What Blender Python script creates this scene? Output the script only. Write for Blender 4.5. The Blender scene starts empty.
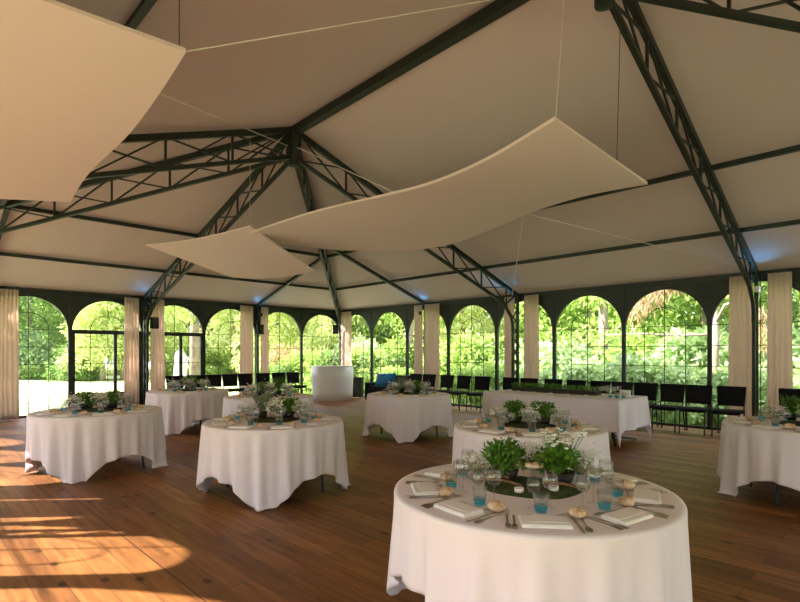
import bpy, math, random
from math import sin, cos, pi, sqrt, atan2, radians as R
from mathutils import Vector as V, Matrix as M
rnd = random.Random(7)
S = bpy.context.scene
COL = S.collection
# ---------------------------------------------------------------- materials
def mat(name, col, rough=.6, metal=0, spec=.5):
    m = bpy.data.materials.new(name); m.use_nodes = True
    b = m.node_tree.nodes['Principled BSDF']
    b.inputs['Base Color'].default_value = (*col, 1)
    b.inputs['Roughness'].default_value = rough
    b.inputs['Metallic'].default_value = metal
    b.inputs['Specular IOR Level'].default_value = spec
    return m
def nodes(m): return m.node_tree.nodes, m.node_tree.links, m.node_tree.nodes['Principled BSDF']
def noisy(m, c1, c2, scale=8, detail=4, bump=0, coord='Object'):
    n, l, b = nodes(m)
    t = n.new('ShaderNodeTexCoord'); x = n.new('ShaderNodeTexNoise')
    x.inputs['Scale'].default_value = scale; x.inputs['Detail'].default_value = detail
    l.new(t.outputs[coord], x.inputs['Vector'])
    r = n.new('ShaderNodeValToRGB')
    r.color_ramp.elements[0].color = (*c1, 1); r.color_ramp.elements[1].color = (*c2, 1)
    r.color_ramp.elements[0].position = .3; r.color_ramp.elements[1].position = .7
    l.new(x.outputs['Fac'], r.inputs['Fac']); l.new(r.outputs['Color'], b.inputs['Base Color'])
    if bump:
        k = n.new('ShaderNodeBump'); k.inputs['Strength'].default_value = bump
        l.new(x.outputs['Fac'], k.inputs['Height']); l.new(k.outputs['Normal'], b.inputs['Normal'])
    return m
def translucent(m, col, fac):
    n, l, b = nodes(m)
    t = n.new('ShaderNodeBsdfTranslucent'); t.inputs['Color'].default_value = (*col, 1)
    x = n.new('ShaderNodeMixShader'); x.inputs['Fac'].default_value = fac
    o = n['Material Output']
    l.new(b.outputs[0], x.inputs[1]); l.new(t.outputs[0], x.inputs[2]); l.new(x.outputs[0], o.inputs['Surface'])
    return m
def thin_glass(name, col, fac, base=.05):
    m = bpy.data.materials.new(name); m.use_nodes = True
    n, l = m.node_tree.nodes, m.node_tree.links
    n.remove(n['Principled BSDF'])
    t = n.new('ShaderNodeBsdfTransparent'); t.inputs['Color'].default_value = (*col, 1)
    g = n.new('ShaderNodeBsdfGlossy'); g.inputs['Roughness'].default_value = .03
    w = n.new('ShaderNodeLayerWeight'); w.inputs['Blend'].default_value = .5
    k = n.new('ShaderNodeMath'); k.operation = 'POWER'; k.inputs[1].default_value = 3.5; l.new(w.outputs['Facing'], k.inputs[0])
    a = n.new('ShaderNodeMath'); a.operation = 'MULTIPLY_ADD'; a.inputs[1].default_value = fac; a.inputs[2].default_value = base; l.new(k.outputs[0], a.inputs[0])
    x = n.new('ShaderNodeMixShader')
    l.new(a.outputs[0], x.inputs['Fac']); l.new(t.outputs[0], x.inputs[1]); l.new(g.outputs[0], x.inputs[2])
    l.new(x.outputs[0], n['Material Output'].inputs['Surface'])
    return m
def leafmat(name, c1, c2, fac=.45):
    m = mat(name, c1, .55, 0, .3)
    n, l, b = nodes(m)
    g = n.new('ShaderNodeNewGeometry'); r = n.new('ShaderNodeValToRGB')
    r.color_ramp.elements[0].color = (*c1, 1); r.color_ramp.elements[1].color = (*c2, 1)
    l.new(g.outputs['Random Per Island'], r.inputs['Fac']); l.new(r.outputs['Color'], b.inputs['Base Color'])
    translucent(m, c2, fac)
    t = [q for q in n if q.type == 'BSDF_TRANSLUCENT'][0]
    l.new(r.outputs['Color'], t.inputs['Color'])
    return m
def floor_mat():
    m = mat('pine floorboards', (.3, .15, .06), .5, 0, .35)
    n, l, b = nodes(m)
    tc = n.new('ShaderNodeTexCoord')
    br = n.new('ShaderNodeTexBrick'); br.offset = .37; br.squash = 1
    for k, v in (('Scale', 1), ('Mortar Size', .0025), ('Mortar Smooth', .3), ('Bias', 0), ('Brick Width', 2.3), ('Row Height', .18)):
        br.inputs[k].default_value = v
    br.inputs['Color1'].default_value = (.165, .066, .017, 1); br.inputs['Color2'].default_value = (.31, .140, .040, 1)
    br.inputs['Mortar'].default_value = (.07, .03, .012, 1)
    l.new(tc.outputs['Object'], br.inputs['Vector'])
    mp = n.new('ShaderNodeMapping'); mp.inputs['Scale'].default_value = (1.2, 14, 1)
    l.new(tc.outputs['Object'], mp.inputs['Vector'])
    no = n.new('ShaderNodeTexNoise'); no.inputs['Scale'].default_value = 1.6; no.inputs['Detail'].default_value = 7; no.inputs['Distortion'].default_value = .6
    l.new(mp.outputs[0], no.inputs['Vector'])
    gr = n.new('ShaderNodeValToRGB'); gr.color_ramp.elements[0].color = (.6, .55, .5, 1); gr.color_ramp.elements[1].color = (1.3, 1.25, 1.2, 1)
    gr.color_ramp.elements[0].position = .3; gr.color_ramp.elements[1].position = .72
    l.new(no.outputs['Fac'], gr.inputs['Fac'])
    mu = n.new('ShaderNodeMix'); mu.data_type = 'RGBA'; mu.blend_type = 'MULTIPLY'; mu.inputs[0].default_value = 1
    l.new(br.outputs['Color'], mu.inputs[6]); l.new(gr.outputs['Color'], mu.inputs[7])
    vo = n.new('ShaderNodeTexVoronoi'); vo.inputs['Scale'].default_value = 3.4
    m2 = n.new('ShaderNodeMapping'); m2.inputs['Scale'].default_value = (.8, 1.5, 1)
    l.new(tc.outputs['Object'], m2.inputs['Vector']); l.new(m2.outputs[0], vo.inputs['Vector'])
    kr = n.new('ShaderNodeValToRGB'); kr.color_ramp.elements[0].color = (.16, .10, .08, 1); kr.color_ramp.elements[1].color = (1, 1, 1, 1)
    kr.color_ramp.elements[0].position = .06; kr.color_ramp.elements[1].position = .17
    l.new(vo.outputs['Distance'], kr.inputs['Fac'])
    m3 = n.new('ShaderNodeMix'); m3.data_type = 'RGBA'; m3.blend_type = 'MULTIPLY'; m3.inputs[0].default_value = 1
    l.new(mu.outputs[2], m3.inputs[6]); l.new(kr.outputs['Color'], m3.inputs[7])
    # wide panel joints every 1.2 m
    wv = n.new('ShaderNodeSeparateXYZ'); l.new(tc.outputs['Object'], wv.inputs[0])
    fr = n.new('ShaderNodeMath'); fr.operation = 'PINGPONG'; fr.inputs[1].default_value = .72
    l.new(wv.outputs['Y'], fr.inputs[0])
    lt = n.new('ShaderNodeMath'); lt.operation = 'LESS_THAN'; lt.inputs[1].default_value = .006
    l.new(fr.outputs[0], lt.inputs[0])
    m4 = n.new('ShaderNodeMix'); m4.data_type = 'RGBA'; m4.inputs[7].default_value = (.05, .022, .01, 1)
    l.new(lt.outputs[0], m4.inputs[0]); l.new(m3.outputs[2], m4.inputs[6])
    l.new(m4.outputs[2], b.inputs['Base Color'])
    bp = n.new('ShaderNodeBump'); bp.inputs['Strength'].default_value = .12; bp.inputs['Distance'].default_value = .01
    l.new(mu.outputs[2], bp.inputs['Height']); l.new(bp.outputs[0], b.inputs['Normal'])
    return m
MT = {
 'green': noisy(mat('dark green painted steel', (.012, .019, .015), .5), (.010, .016, .012), (.016, .024, .019), 5),
 'roof': translucent(mat('cream roof fabric', (.62, .515, .525), .8, 0, .1), (.7, .52, .42), .04),
 'sail': translucent(mat('ivory sail cloth', (.86, .71, .71), .8, 0, .1), (.8, .65, .62), .10),
 'cloth': mat('white table linen', (.83, .77, .81), .85, 0, .15),
 'napkin': mat('white napkin linen', (.86, .83, .82), .85, 0, .15),
 'curtain': translucent(mat('cream curtain cotton', (.86, .75, .67), .9, 0, .1), (.86, .74, .64), .42),
 'black': mat('black fabric', (.008, .008, .009), .8, 0, .2),
 'blackmetal': mat('black powder coated steel', (.012, .012, .013), .4),
 'floor': floor_mat(),
 'pane': thin_glass('window glass', (.985, .99, .985), .12, .008),
 'glass': thin_glass('drinking glass', (.96, .965, .965), .8, .06),
 'blueglass': thin_glass('blue tinted glass', (.42, .86, .97), .4),
 'steel': mat('brushed cutlery steel', (.42, .40, .38), .28, 1),
 'bread': noisy(mat('bread crust', (.6, .3, .12), .7), (.52, .27, .12), (.90, .74, .56), 26),
 'moss': noisy(mat('moss', (.05, .08, .02), .95), (.014, .024, .006), (.06, .085, .02), 45, 6, 1),
 'twig': noisy(mat('brown bark', (.2, .09, .04), .8), (.15, .06, .03), (.32, .17, .09), 30),
 'bark': noisy(mat('tree bark', (.2, .16, .1), .9), (.13, .10, .07), (.30, .25, .17), 4, 6, .5),
 'palebark': noisy(mat('pale tree bark', (.5, .42, .3), .9), (.20, .17, .11), (.36, .32, .23), 4, 6, .3),
 'pot': mat('dark plant pot', (.025, .02, .017), .7),
 'wax': mat('white candle wax', (.86, .83, .78), .5),
 'white': mat('white laminate', (.84, .83, .81), .35),
 'stone': noisy(mat('weathered stone', (.4, .37, .34), .9), (.36, .32, .29), (.46, .42, .39), 5),
 'blue': noisy(mat('turquoise satin', (.0, .2, .5), .35), (.0, .09, .26), (.0, .24, .52), 6),
 'bluecloth': mat('light blue paper', (.25, .55, .85), .6),
 'cable': mat('white cord', (.72, .66, .62), .7),
 'wire': mat('dark wire', (.08, .07, .06), .5),
 'lawn': noisy(mat('mown grass', (.2, .32, .06), .95, 0, .1), (.42, .50, .22), (.52, .58, .30), 1.5, 8),
 'soil': noisy(mat('leaf litter soil', (.1, .1, .04), .95), (.06, .09, .02), (.16, .20, .06), 2, 6),
 'leafA': leafmat('bright foliage', (.26, .42, .08), (.52, .66, .20)),
 'leafB': leafmat('yellow green foliage', (.42, .52, .14), (.70, .76, .34)),
 'leafC': leafmat('dark foliage', (.13, .24, .06), (.30, .44, .13), .4),
 'leafD': leafmat('pale broad leaves', (.34, .50, .18), (.62, .76, .42)),
 'leafE': leafmat('dry rust needles', (.42, .28, .14), (.62, .48, .28)),
 'tleaf': leafmat('table plant leaves', (.05, .15, .015), (.18, .38, .04), .35),
 'gleaf': leafmat('grey green sprigs', (.16, .22, .12), (.32, .38, .24), .3),
 'petal': mat('white petals', (.85, .84, .78), .8, 0, .1),
}
# ---------------------------------------------------------------- mesh builder
class MB:
    def __init__(s): s.v = []; s.f = []
    def add(s, vs, fs):
        n = len(s.v); s.v += [tuple(v) for v in vs]; s.f += [tuple(i + n for i in f) for f in fs]; return s
    def box(s, x0, x1, y0, y1, z0, z1):
        v = [(x, y, z) for z in (z0, z1) for y in (y0, y1) for x in (x0, x1)]
        return s.add(v, [(0, 2, 3, 1), (4, 5, 7, 6), (0, 1, 5, 4), (2, 6, 7, 3), (0, 4, 6, 2), (1, 3, 7, 5)])
    def bar(s, a, b, w, h=None, up=(0, 0, 1)):
        a, b = V(a), V(b); h = h or w; d = (b - a).normalized(); u = V(up)
        if abs(d.dot(u)) > .98: u = V((1, 0, 0)) if abs(d.x) < .9 else V((0, 1, 0))
        x = d.cross(u).normalized(); y = x.cross(d).normalized()
        vs = [p + x * i * w / 2 + y * j * h / 2 for p in (a, b) for i, j in ((-1, -1), (1, -1), (1, 1), (-1, 1))]
        return s.add(vs, [(0, 1, 2, 3), (7, 6, 5, 4), (0, 4, 5, 1), (1, 5, 6, 2), (2, 6, 7, 3), (3, 7, 4, 0)])
    def tube(s, pts, r, n=8, r2=None):
        pts = [V(p) for p in pts]; rings = []; N = len(pts)
        for i, p in enumerate(pts):
            d = (pts[min(i + 1, N - 1)] - pts[max(i - 1, 0)]).normalized()
            u = V((0, 0, 1)) if abs(d.z) < .9 else V((1, 0, 0))
            x = d.cross(u).normalized(); y = x.cross(d)
            q = r if r2 is None else r + (r2 - r) * i / max(1, N - 1)
            rings.append([p + x * q * cos(2 * pi * k / n) + y * q * sin(2 * pi * k / n) for k in range(n)])
        vs = [v for g in rings for v in g]; fs = []
        for i in range(N - 1):
            for k in range(n):
                k2 = (k + 1) % n; fs.append((i * n + k, i * n + k2, (i + 1) * n + k2, (i + 1) * n + k))
        fs.append(tuple(range(n))[::-1]); fs.append(tuple((N - 1) * n + k for k in range(n)))
        return s.add(vs, fs)
    def lathe(s, prof, n=20, o=(0, 0, 0), sx=1, sy=1):
        vs = []; fs = []; o = V(o); m = len(prof)
        for r, z in prof:
            vs += [o + V((r * sx * cos(2 * pi * k / n), r * sy * sin(2 * pi * k / n), z)) for k in range(n)]
        for i in range(m - 1):
            for k in range(n):
                k2 = (k + 1) % n; fs.append((i * n + k, i * n + k2, (i + 1) * n + k2, (i + 1) * n + k))
        if prof[0][0] > 1e-4: fs.append(tuple(range(n))[::-1])
        if prof[-1][0] > 1e-4: fs.append(tuple((m - 1) * n + k for k in range(n)))
        return s.add(vs, fs)
    def prism(s, out, z0, z1, T=None):
        n = len(out); vs = [V((x, y, z)) for z in (z0, z1) for x, y in out]
        if T: vs = [T @ v for v in vs]
        fs = [tuple(range(n))[::-1], tuple(range(n, 2 * n))] + [(i, (i + 1) % n, n + (i + 1) % n, n + i) for i in range(n)]
        return s.add(vs, fs)
    def grid(s, rows, closed=False):
        n = len(rows[0]); vs = [p for r in rows for p in r]; fs = []
        for i in range(len(rows) - 1):
            for k in range(n if closed else n - 1):
                k2 = (k + 1) % n; fs.append((i * n + k, i * n + k2, (i + 1) * n + k2, (i + 1) * n + k))
        return s.add(vs, fs)
    def leaf(s, p, d, u, L, W):
        p = V(p); d = V(d).normalized(); x = d.cross(u)
        if x.length < 1e-3: x = d.cross(V((1, .3, .2)))
        x.normalize(); n = x.cross(d)
        return s.add([p, p + d * L * .5 + x * W / 2 + n * W * .12, p + d * L - n * L * .12, p + d * L * .5 - x * W / 2 + n * W * .12], [(0, 1, 2), (0, 2, 3)])
    def build(s, name, m, parent=None, smooth=False, bevel=0, loc=None, solid=0, sub=0):
        me = bpy.data.meshes.new(name); me.from_pydata(s.v, [], s.f); me.update()
        me.materials.append(MT[m])
        if smooth: me.polygons.foreach_set('use_smooth', [True] * len(me.polygons))
        o = bpy.data.objects.new(name, me); COL.objects.link(o)
        if parent: o.parent = parent
        if loc: o.location = loc
        if solid:
            k = o.modifiers.new('solid', 'SOLIDIFY'); k.thickness = solid; k.offset = 0
        if sub:
            k = o.modifiers.new('sub', 'SUBSURF'); k.levels = sub; k.render_levels = sub
        if bevel:
            k = o.modifiers.new('bevel', 'BEVEL'); k.width = bevel; k.segments = 2; k.limit_method = 'ANGLE'
        return o
def tag(o, label=None, cat=None, group=None, kind=None):
    for k, v in (('label', label), ('category', cat), ('group', group), ('kind', kind)):
        if v: o[k] = v
    return o
def empty(name, label=None, cat=None, group=None, loc=(0, 0, 0), rz=0, kind=None):
    o = bpy.data.objects.new(name, None); COL.objects.link(o); o.location = loc; o.rotation_euler.z = rz
    o.empty_display_size = .1
    return tag(o, label, cat, group, kind)
def dup(o, loc=None, rz=None, label=None, group=None, scale=None, parent=None):
    c = o.copy(); COL.objects.link(c)
    if parent: c.parent = parent
    if loc is not None: c.location = loc
    if rz is not None: c.rotation_euler.z = rz
    if scale is not None: c.scale = scale if hasattr(scale, '__len__') else (scale,) * 3
    if label: c['label'] = label
    if group: c['group'] = group
    for ch in list(o.children): dup(ch, parent=c)
    return c
class Proto:
    """first use moves the built thing itself, later uses copy it"""
    def __init__(s, o): s.o = o; s.used = False
    def put(s, loc, rz=0, label=None, group=None, scale=None):
        if s.used: return dup(s.o, loc, rz, label, group, scale)
        s.used = True; o = s.o; o.location = loc; o.rotation_euler.z = rz
        if label: o['label'] = label
        if group: o['group'] = group
        if scale is not None: o.scale = scale if hasattr(scale, '__len__') else (scale,) * 3
        return o
# ---------------------------------------------------------------- the hall: 20 m x 13.3 m hip-roofed tent
# x runs along the long window wall (y = 0) from the far corner, the end wall is x = 0
P = 1.665; LX = 12 * P; LY = 8 * P; EZ = 3.0; RZ = 5.27; RZ2 = 5.42
HX = 7.25; HX2 = 12.5; PX = 7.40; PX2 = 12.45; HY = -LY / 2
CAM = V((14.611, -11.432, 1.5)); C_, S_ = .7017, .7125
def struct(o): o['kind'] = 'structure'; return o
struct(MB().box(-.15, LX + .15, -LY - .15, .15, -.12, 0).build('floor', 'floor'))
struct(MB().box(-70, 80, -70, 60, -.6, -.3).build('lawn', 'lawn'))
# fabric roof
e = .12
def roof_z(x, y):
    d = min((-y) / (LY / 2), (y + LY) / (LY / 2), x / HX, (LX - x) / (LX - HX2)); k = min(1, max(0, (x - HX) / (HX2 - HX))); return EZ + (RZ + (RZ2 - RZ) * k - EZ) * d
b = MB()
c = [(-e, e, EZ - .03), (LX + e, e, EZ - .03), (LX + e, -LY - e, EZ - .03), (-e, -LY - e, EZ - .03), (HX, HY, RZ), (HX2, HY, RZ2)]
b.add(c, [(0, 4, 5, 1), (1, 5, 2), (2, 5, 4, 3), (3, 4, 0)])
struct(b.build('ceiling', 'roof', solid=.012))
# walls with arched openings
ZS = 2.02; RW = .795; EW = (P - 2 * RW) / 2; AP = ZS + RW
def arch_panel():
    o = [(0, 0), (EW, 0), (EW, ZS)] + [(P / 2 - RW * cos(pi * k / 20), ZS + RW * sin(pi * k / 20)) for k in range(1, 20)] + [(P - EW, ZS), (P - EW, 0), (P, 0), (P, EZ - .06), (0, EZ - .06)]
    return o
TR = M.Rotation(pi / 2, 4, 'X')
def wall(name, n, loc, rz):
    b = MB()
    for k in range(n):
        b.prism(arch_panel(), -.035, .035, M.Translation((k * P, 0, 0)) @ TR)
        b.box(k * P + EW, k * P + P - EW, -.03, .03, 0, .05)
        b.box(k * P - .022, k * P + .022, -.05, .05, 0, EZ - .1)
    o = b.build(name, 'green'); o.location = loc; o.rotation_euler.z = rz
    return struct(o)
wall('wall_right', 12, (0, 0, 0), 0)
wall('wall_left', 8, (0, 0, 0), -pi / 2)
wall('wall_back', 12, (0, -LY, 0), 0)
wall('wall_front', 8, (LX, 0, 0), -pi / 2)
struct(MB().box(-.05, LX + .05, -.07, .06, 2.865, 3.0).box(-.05, LX + .05, -.10, -.07, 2.87, 2.89).build('trim_1', 'green'))
struct(MB().box(-.06, .07, -LY, -.07, 2.865, 3.0).box(.07, .10, -LY, -.1, 2.87, 2.89).build('trim_2', 'green'))
struct(MB().box(-.05, LX + .05, -LY - .06, -LY + .07, 2.865, 3.0).build('trim_3', 'green'))
struct(MB().box(LX - .07, LX + .06, -LY + .07, -.07, 2.865, 3.0).build('trim_4', 'green'))
def arc(cx, cz, r, a0, a1, n): return [(cx + r * cos(a0 + (a1 - a0) * k / n), 0, cz + r * sin(a0 + (a1 - a0) * k / n)) for k in range(n + 1)]
def window_mesh(door):
    b = MB(); q = .013; cx = P / 2
    for x in (cx - RW / 2, cx, cx + RW / 2):
        b.bar((x, 0, .05), (x, 0, ZS if x != cx else AP), q, q)
    for k in range(1, 6):
        z = .41 * k
        b.bar((cx - RW, 0, z), (cx + RW, 0, z), q, q)
    pts = arc(cx, ZS + .03, RW / 2, 0, pi, 14)
    for a, c in zip(pts, pts[1:]): b.bar(a, c, q, q)
    return b
def pane_mesh():
    o = [(EW, .05), (EW, ZS)] + [(P / 2 - RW * cos(pi * k / 20), ZS + RW * sin(pi * k / 20)) for k in range(1, 20)] + [(P - EW, ZS), (P - EW, .05)]
    return MB().prism(o, -.003, .003, TR)
def door_frame():
    b = MB(); cx = P / 2
    b.box(cx - RW, cx + RW, -.04, .04, ZS - .05, ZS + .05)
    for x in (cx - RW + .03, cx - .17, cx + RW - .03): b.box(x - .035, x + .035, -.035, .035, .05, ZS - .05)
    b.box(cx - RW, cx + RW, -.035, .035, .05, .5)
    return b
win = None; dr = None; num = 0; dn = 0
for wallname, n, T in (('r', 12, lambda k: ((k * P, 0, 0), 0)), ('l', 8, lambda k: ((0, -k * P, 0), -pi / 2)), ('b', 12, lambda k: ((k * P, -LY, 0), 0)), ('f', 8, lambda k: ((LX, -k * P, 0), -pi / 2))):
    for k in range(n):
        loc, rz = T(k); num += 1
        if win is None:
            o = win = window_mesh(0).build('window_1', 'green'); pane_mesh().build('window_pane', 'pane', win)
            o['kind'] = 'structure'; o.location = loc; o.rotation_euler.z = rz
        else:
            o = dup(win, loc, rz); o.name = 'window_%d' % num
        if wallname == 'l' and k in (3, 4):
            dn += 1
            d = door_frame().build('door_%d' % dn, 'green'); d.location = loc; d.rotation_euler.z = rz; struct(d)
# ---------------------------------------------------------------- steel frame
HD = .44
def truss(a, hub, label, knee=True, n=6):
    """lattice rafter from the hub down to the wall, its lower chord curving into a lattice post"""
    a = V(a); hub = V(hub)
    t = empty('roof_truss', label, 'roof truss', 'lattice roof trusses', (a.x, a.y, 0))
    hv = V((hub.x - a.x, hub.y - a.y, 0)); L = hv.length; d = hv.normalized()
    def top(s): return V((d.x * s, d.y * s, EZ - .07 + (hub.z - EZ) * s / L))
    def bot(s): return top(s) - V((0, 0, HD))
    MB().bar(top(.06), top(L), .07, .09).build('top_chord', 'green', t)
    ib = .27
    kp = [V((d.x * ib, d.y * ib, 2.05)), V((d.x * ib, d.y * ib, 2.2)), V((d.x * (ib + .06), d.y * (ib + .06), 2.4)), bot(.62) + V((0, 0, -.04)), bot(1.0)]
    b = MB()
    for p, q in zip(kp, kp[1:]): b.bar(p, q, .055, .06)
    b.bar(kp[-1], bot(L), .055, .06); b.build('bottom_chord', 'green', t)
    w = MB(); st = [.55] + [.55 + (L - .65) * k / n for k in range(1, n + 1)]
    for s0, s1 in zip(st, st[1:]):
        w.bar(top(s0), bot(s0), .03, .03)
        w.bar(top(s0), bot(s1), .023, .023); w.bar(bot(s0), top(s1), .023, .023)
    w.bar(top(st[-1]), bot(st[-1]), .05, .05); w.bar(top(.12), kp[3], .03, .03)
    w.build('web_bracing', 'green', t)
    p = MB()
    p.bar((d.x * .06, d.y * .06, 0), (d.x * .06, d.y * .06, 2.93), .06, .06); p.bar((d.x * ib, d.y * ib, 0), (d.x * ib, d.y * ib, 2.06), .05, .05)
    z = .1; k = 0
    while z < 2.7:
        s0, s1 = (.06, ib) if k % 2 == 0 else (ib, .06)
        if z > 2.3: s1 = min(s1, .2); s0 = min(s0, .2)
        p.bar((d.x * s0, d.y * s0, z), (d.x * s1, d.y * s1, z + .26), .022, .022); p.bar((d.x * s1, d.y * s1, z), (d.x * s0, d.y * s0, z + .26), .018, .018)
        z += .26; k += 1
    p.build('lattice_post', 'green', t)
    return t
H1 = (HX, HY, RZ); H2 = (HX2, HY, RZ2); i_ = .1
truss((PX, -i_, 0), H1, 'green lattice truss from far ridge hub to the post by the middle curtains')
truss((HX, -LY + i_, 0), H1, 'green lattice truss running level behind the big sail from the far ridge hub')
truss((i_, HY, 0), H1, 'green lattice truss from far ridge hub to the post beside the glass doors', n=7)
truss((i_ * 1.2, -i_ * 1.2, 0), H1, 'green lattice hip truss down to the corner behind the white bar', n=9)
truss((i_, -LY + i_, 0), H1, 'green lattice hip truss passing below the big sail towards the lawn windows', n=9)
truss((PX2, -i_, 0), H2, 'large green lattice truss coming down to the post by the right-hand curtains')
truss((LX - i_, -i_, 0), H2, 'green lattice hip truss whose lower chord crosses the top right picture corner', n=9)
truss((HX2, -LY + i_, 0), H2, 'green lattice truss overhead behind the camera')
o = MB().bar((HX - .1, HY, RZ - .09), (HX2 + .1, HY, RZ2 - .09), .12, .13).build('ridge_beam', 'green'); tag(o, 'thick dark green ridge beam running up from the far hub', 'beam', kind='thing')
for h in (H1, H2):
    hb = MB().lathe([(.02, -.62), (.09, -.6), (.09, -.02), (.02, 0)], 12).build('ridge_hub', 'green', loc=(h[0], h[1], h[2] - .06))
    tag(hb, 'dark steel hub where the lattice trusses meet at the far end of the ridge' if h == H1 else 'dark steel hub at the near end of the ridge', 'hub')
def purlin(p, q, label, w=.06, h=.07, name='roof_purlin'):
    a = V(p); c_ = V(q)
    tag(MB().bar((0, 0, 0), c_ - a, w, h).build(name, 'green', loc=a), label, 'purlin' if name == 'roof_purlin' else 'rafter', 'roof purlins' if name == 'roof_purlin' else 'jack rafters')
for fr_, nm in ((.235, 'lower'), (.485, 'upper')):
    z = EZ + (RZ - EZ) * fr_ - .06; z2 = EZ + (RZ2 - EZ) * fr_ - .06; ox = HX * fr_; oxr = (LX - HX2) * fr_; oy = LY / 2 * fr_; g = .05
    purlin((ox, -oy, z), (LX - oxr, -oy, z2), nm + ' dark green purlin along the roof slope above the long window wall')
    purlin((ox, -oy - g, z), (ox, -LY + oy + g, z), nm + ' dark green purlin along the roof slope above the glass doors')
    purlin((ox, -LY + oy, z), (LX - oxr, -LY + oy, z2), nm + ' dark green purlin on the roof slope above the big sail')
    purlin((LX - oxr, -oy - g, z2), (LX - oxr, -LY + oy + g, z2), nm + ' dark green purlin on the near hip slope')
def zz(x, y): return roof_z(x, y) - .07
XJ = 2.5 * P; yj = -XJ * (LY / 2) / HX
purlin((XJ, -.06, zz(XJ, -.06)), (XJ, yj, zz(XJ, yj)), 'dark green rafter from the corner truss to the double curtains on the long wall', .07, .08, 'jack_rafter')
YJ = -2 * P; xj = -YJ * HX / (LY / 2)
purlin((.06, YJ, zz(.06, YJ)), (xj, YJ, zz(xj, YJ)), 'dark green rafter from the corner truss to the curtains on the end wall', .07, .08, 'jack_rafter')
purlin((.06, -6 * P, zz(.06, -6 * P)), (xj, -6 * P, zz(xj, -6 * P)), 'dark green rafter above the lawn windows', .07, .08, 'jack_rafter')
purlin((LX - XJ, -.06, zz(LX - XJ, -.06)), (LX - XJ, yj, zz(LX - XJ, yj)), 'dark green rafter on the near part of the long wall slope', .07, .08, 'jack_rafter')
for (x, y, l) in ((XJ, -.09, 'slim dark post between the double curtains on the long wall'), (.09, YJ, 'slim dark post between the curtains left of the bar'), (.09, -6 * P, 'slim dark post by the outermost curtain of the end wall')):
    tag(MB().box(-.03, .03, -.03, .03, 0, 2.93).build('steel_post', 'green', loc=(x, y, 0)), l, 'post')
# ---------------------------------------------------------------- hanging sails and their cords
def sail(label, e1, e2, thick=.03):
    """ruled wave-shaped panel between two long edges"""
    n = 90
    def samp(e, t):
        q = t * (len(e) - 1); i = min(int(q), len(e) - 2); f = q - i
        p = [V(e[max(0, min(len(e) - 1, j))]) for j in (i - 1, i, i + 1, i + 2)]
        return p[1] + .5 * f * (p[2] - p[0] + f * (2 * p[0] - 5 * p[1] + 4 * p[2] - p[3] + f * (3 * (p[1] - p[2]) + p[3] - p[0])))
    rows = []
    for i in range(n + 1):
        a, c_ = samp(e1, i / n), samp(e2, i / n)
        rows.append([a.lerp(c_, j / 12) for j in range(13)])
    o = MB().grid(rows).build('ceiling_sail', 'sail', solid=thick)
    return tag(o, label, 'fabric sail', 'hanging fabric sails')
L9 = [5.8 * k / 8 for k in range(9)]
zb1 = [3.546, 3.385, 3.323, 3.352, 3.397, 3.432, 3.441, 3.440, 3.421]
zb2 = [3.471, 3.500, 3.450, 3.326, 3.225, 3.232, 3.309, 3.418, 3.52]
B1 = [(12.35 - l, -7.31, z) for l, z in zip(L9, zb1)]; B2 = [(12.35 - l, -5.17, z) for l, z in zip(L9, zb2)]
sail('wavy ivory fabric sail hanging in the middle of the tent on thin cords', B1, B2)
za = [3.434, 3.327, 3.255, 3.235, 3.235, 3.20, 3.10]
A1 = [(11.3 - .5 * k, -10.09, z) for k, z in enumerate(za)]; A2 = [(11.3 - .5 * k, -12.15, z - .10 - .035 * k) for k, z in enumerate(za)]
sail('large pinkish ivory sail filling the upper left above the lawn windows', A1, A2)
def toward(p, k): return CAM + (V(p) - CAM) * k
Cc = [toward(p, .9) for p in ((3.51, -7.74, 3.692), (6.37, -6.98, 3.71), (5.67, -5.12, 3.211), (3.14, -5.7, 3.291))]
def bow(a, b_, s): return [a, a.lerp(b_, .25) + V((0, 0, s * .7)), a.lerp(b_, .5) + V((0, 0, s)), a.lerp(b_, .75) + V((0, 0, s * .7)), b_]
sail('small farther ivory sail half hidden behind the tip of the middle sail', bow(Cc[0], Cc[1], -.05), bow(Cc[3], Cc[2], -.07), .02)
def cord(p, q, label, r=.004, m='cable'):
    a = V(p); tag(MB().tube([V((0, 0, 0)), V(q) - a], r, 5).build('cord', m, loc=a), label, 'cord', 'sail cords')
def up(p, dx=0, dy=0):
    x, y = p[0] + dx, p[1] + dy; return (x, y, roof_z(x, y) - .02)
cord((12.34, -7.28, 3.56), up((12.34, -7.28), -.15, .5), 'white cord holding the upper corner of the middle sail')
cord((12.34, -6.0, 3.52), up((12.34, -6.0), 0, .1), 'thin dark cord above the middle of the short edge of the middle sail', .004, 'wire')
cord((11.27, -10.12, 3.45), up((11.27, -10.12)), 'thin dark cord above the corner of the large left sail', .004, 'wire')
cord((11.3, -10.08, 3.43), (HX2 - .1, HY - .05, 5.0), 'long white cord from the large left sail up towards the near ridge hub', .005)
cord((10.8, -10.08, 3.34), (HX - .02, HY - .1, 4.92), 'white cord from the large left sail to the far ridge hub', .006)
cord((HX + .08, HY, 4.9), (10.3, -7.3, 3.36), 'white cord from the far ridge hub to the upper edge of the middle sail', .006)
cord((10.7, -5.17, 3.44), (HX + .05, -.25, 2.95), 'white cord from the middle sail down to the middle lattice post', .008)
cord((10.7, -5.17, 3.44), (HX2 - .05, -.3, 3.0), 'white cord from the middle sail across to the large truss post', .006)
cord(Cc[1], up(Cc[1]), 'thin cord above the small farther sail', .004)
cord((6.6, -5.17, 3.53), up((6.6, -5.17), 0, .1), 'thin cord above the far end of the middle sail', .004, 'wire')
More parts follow.
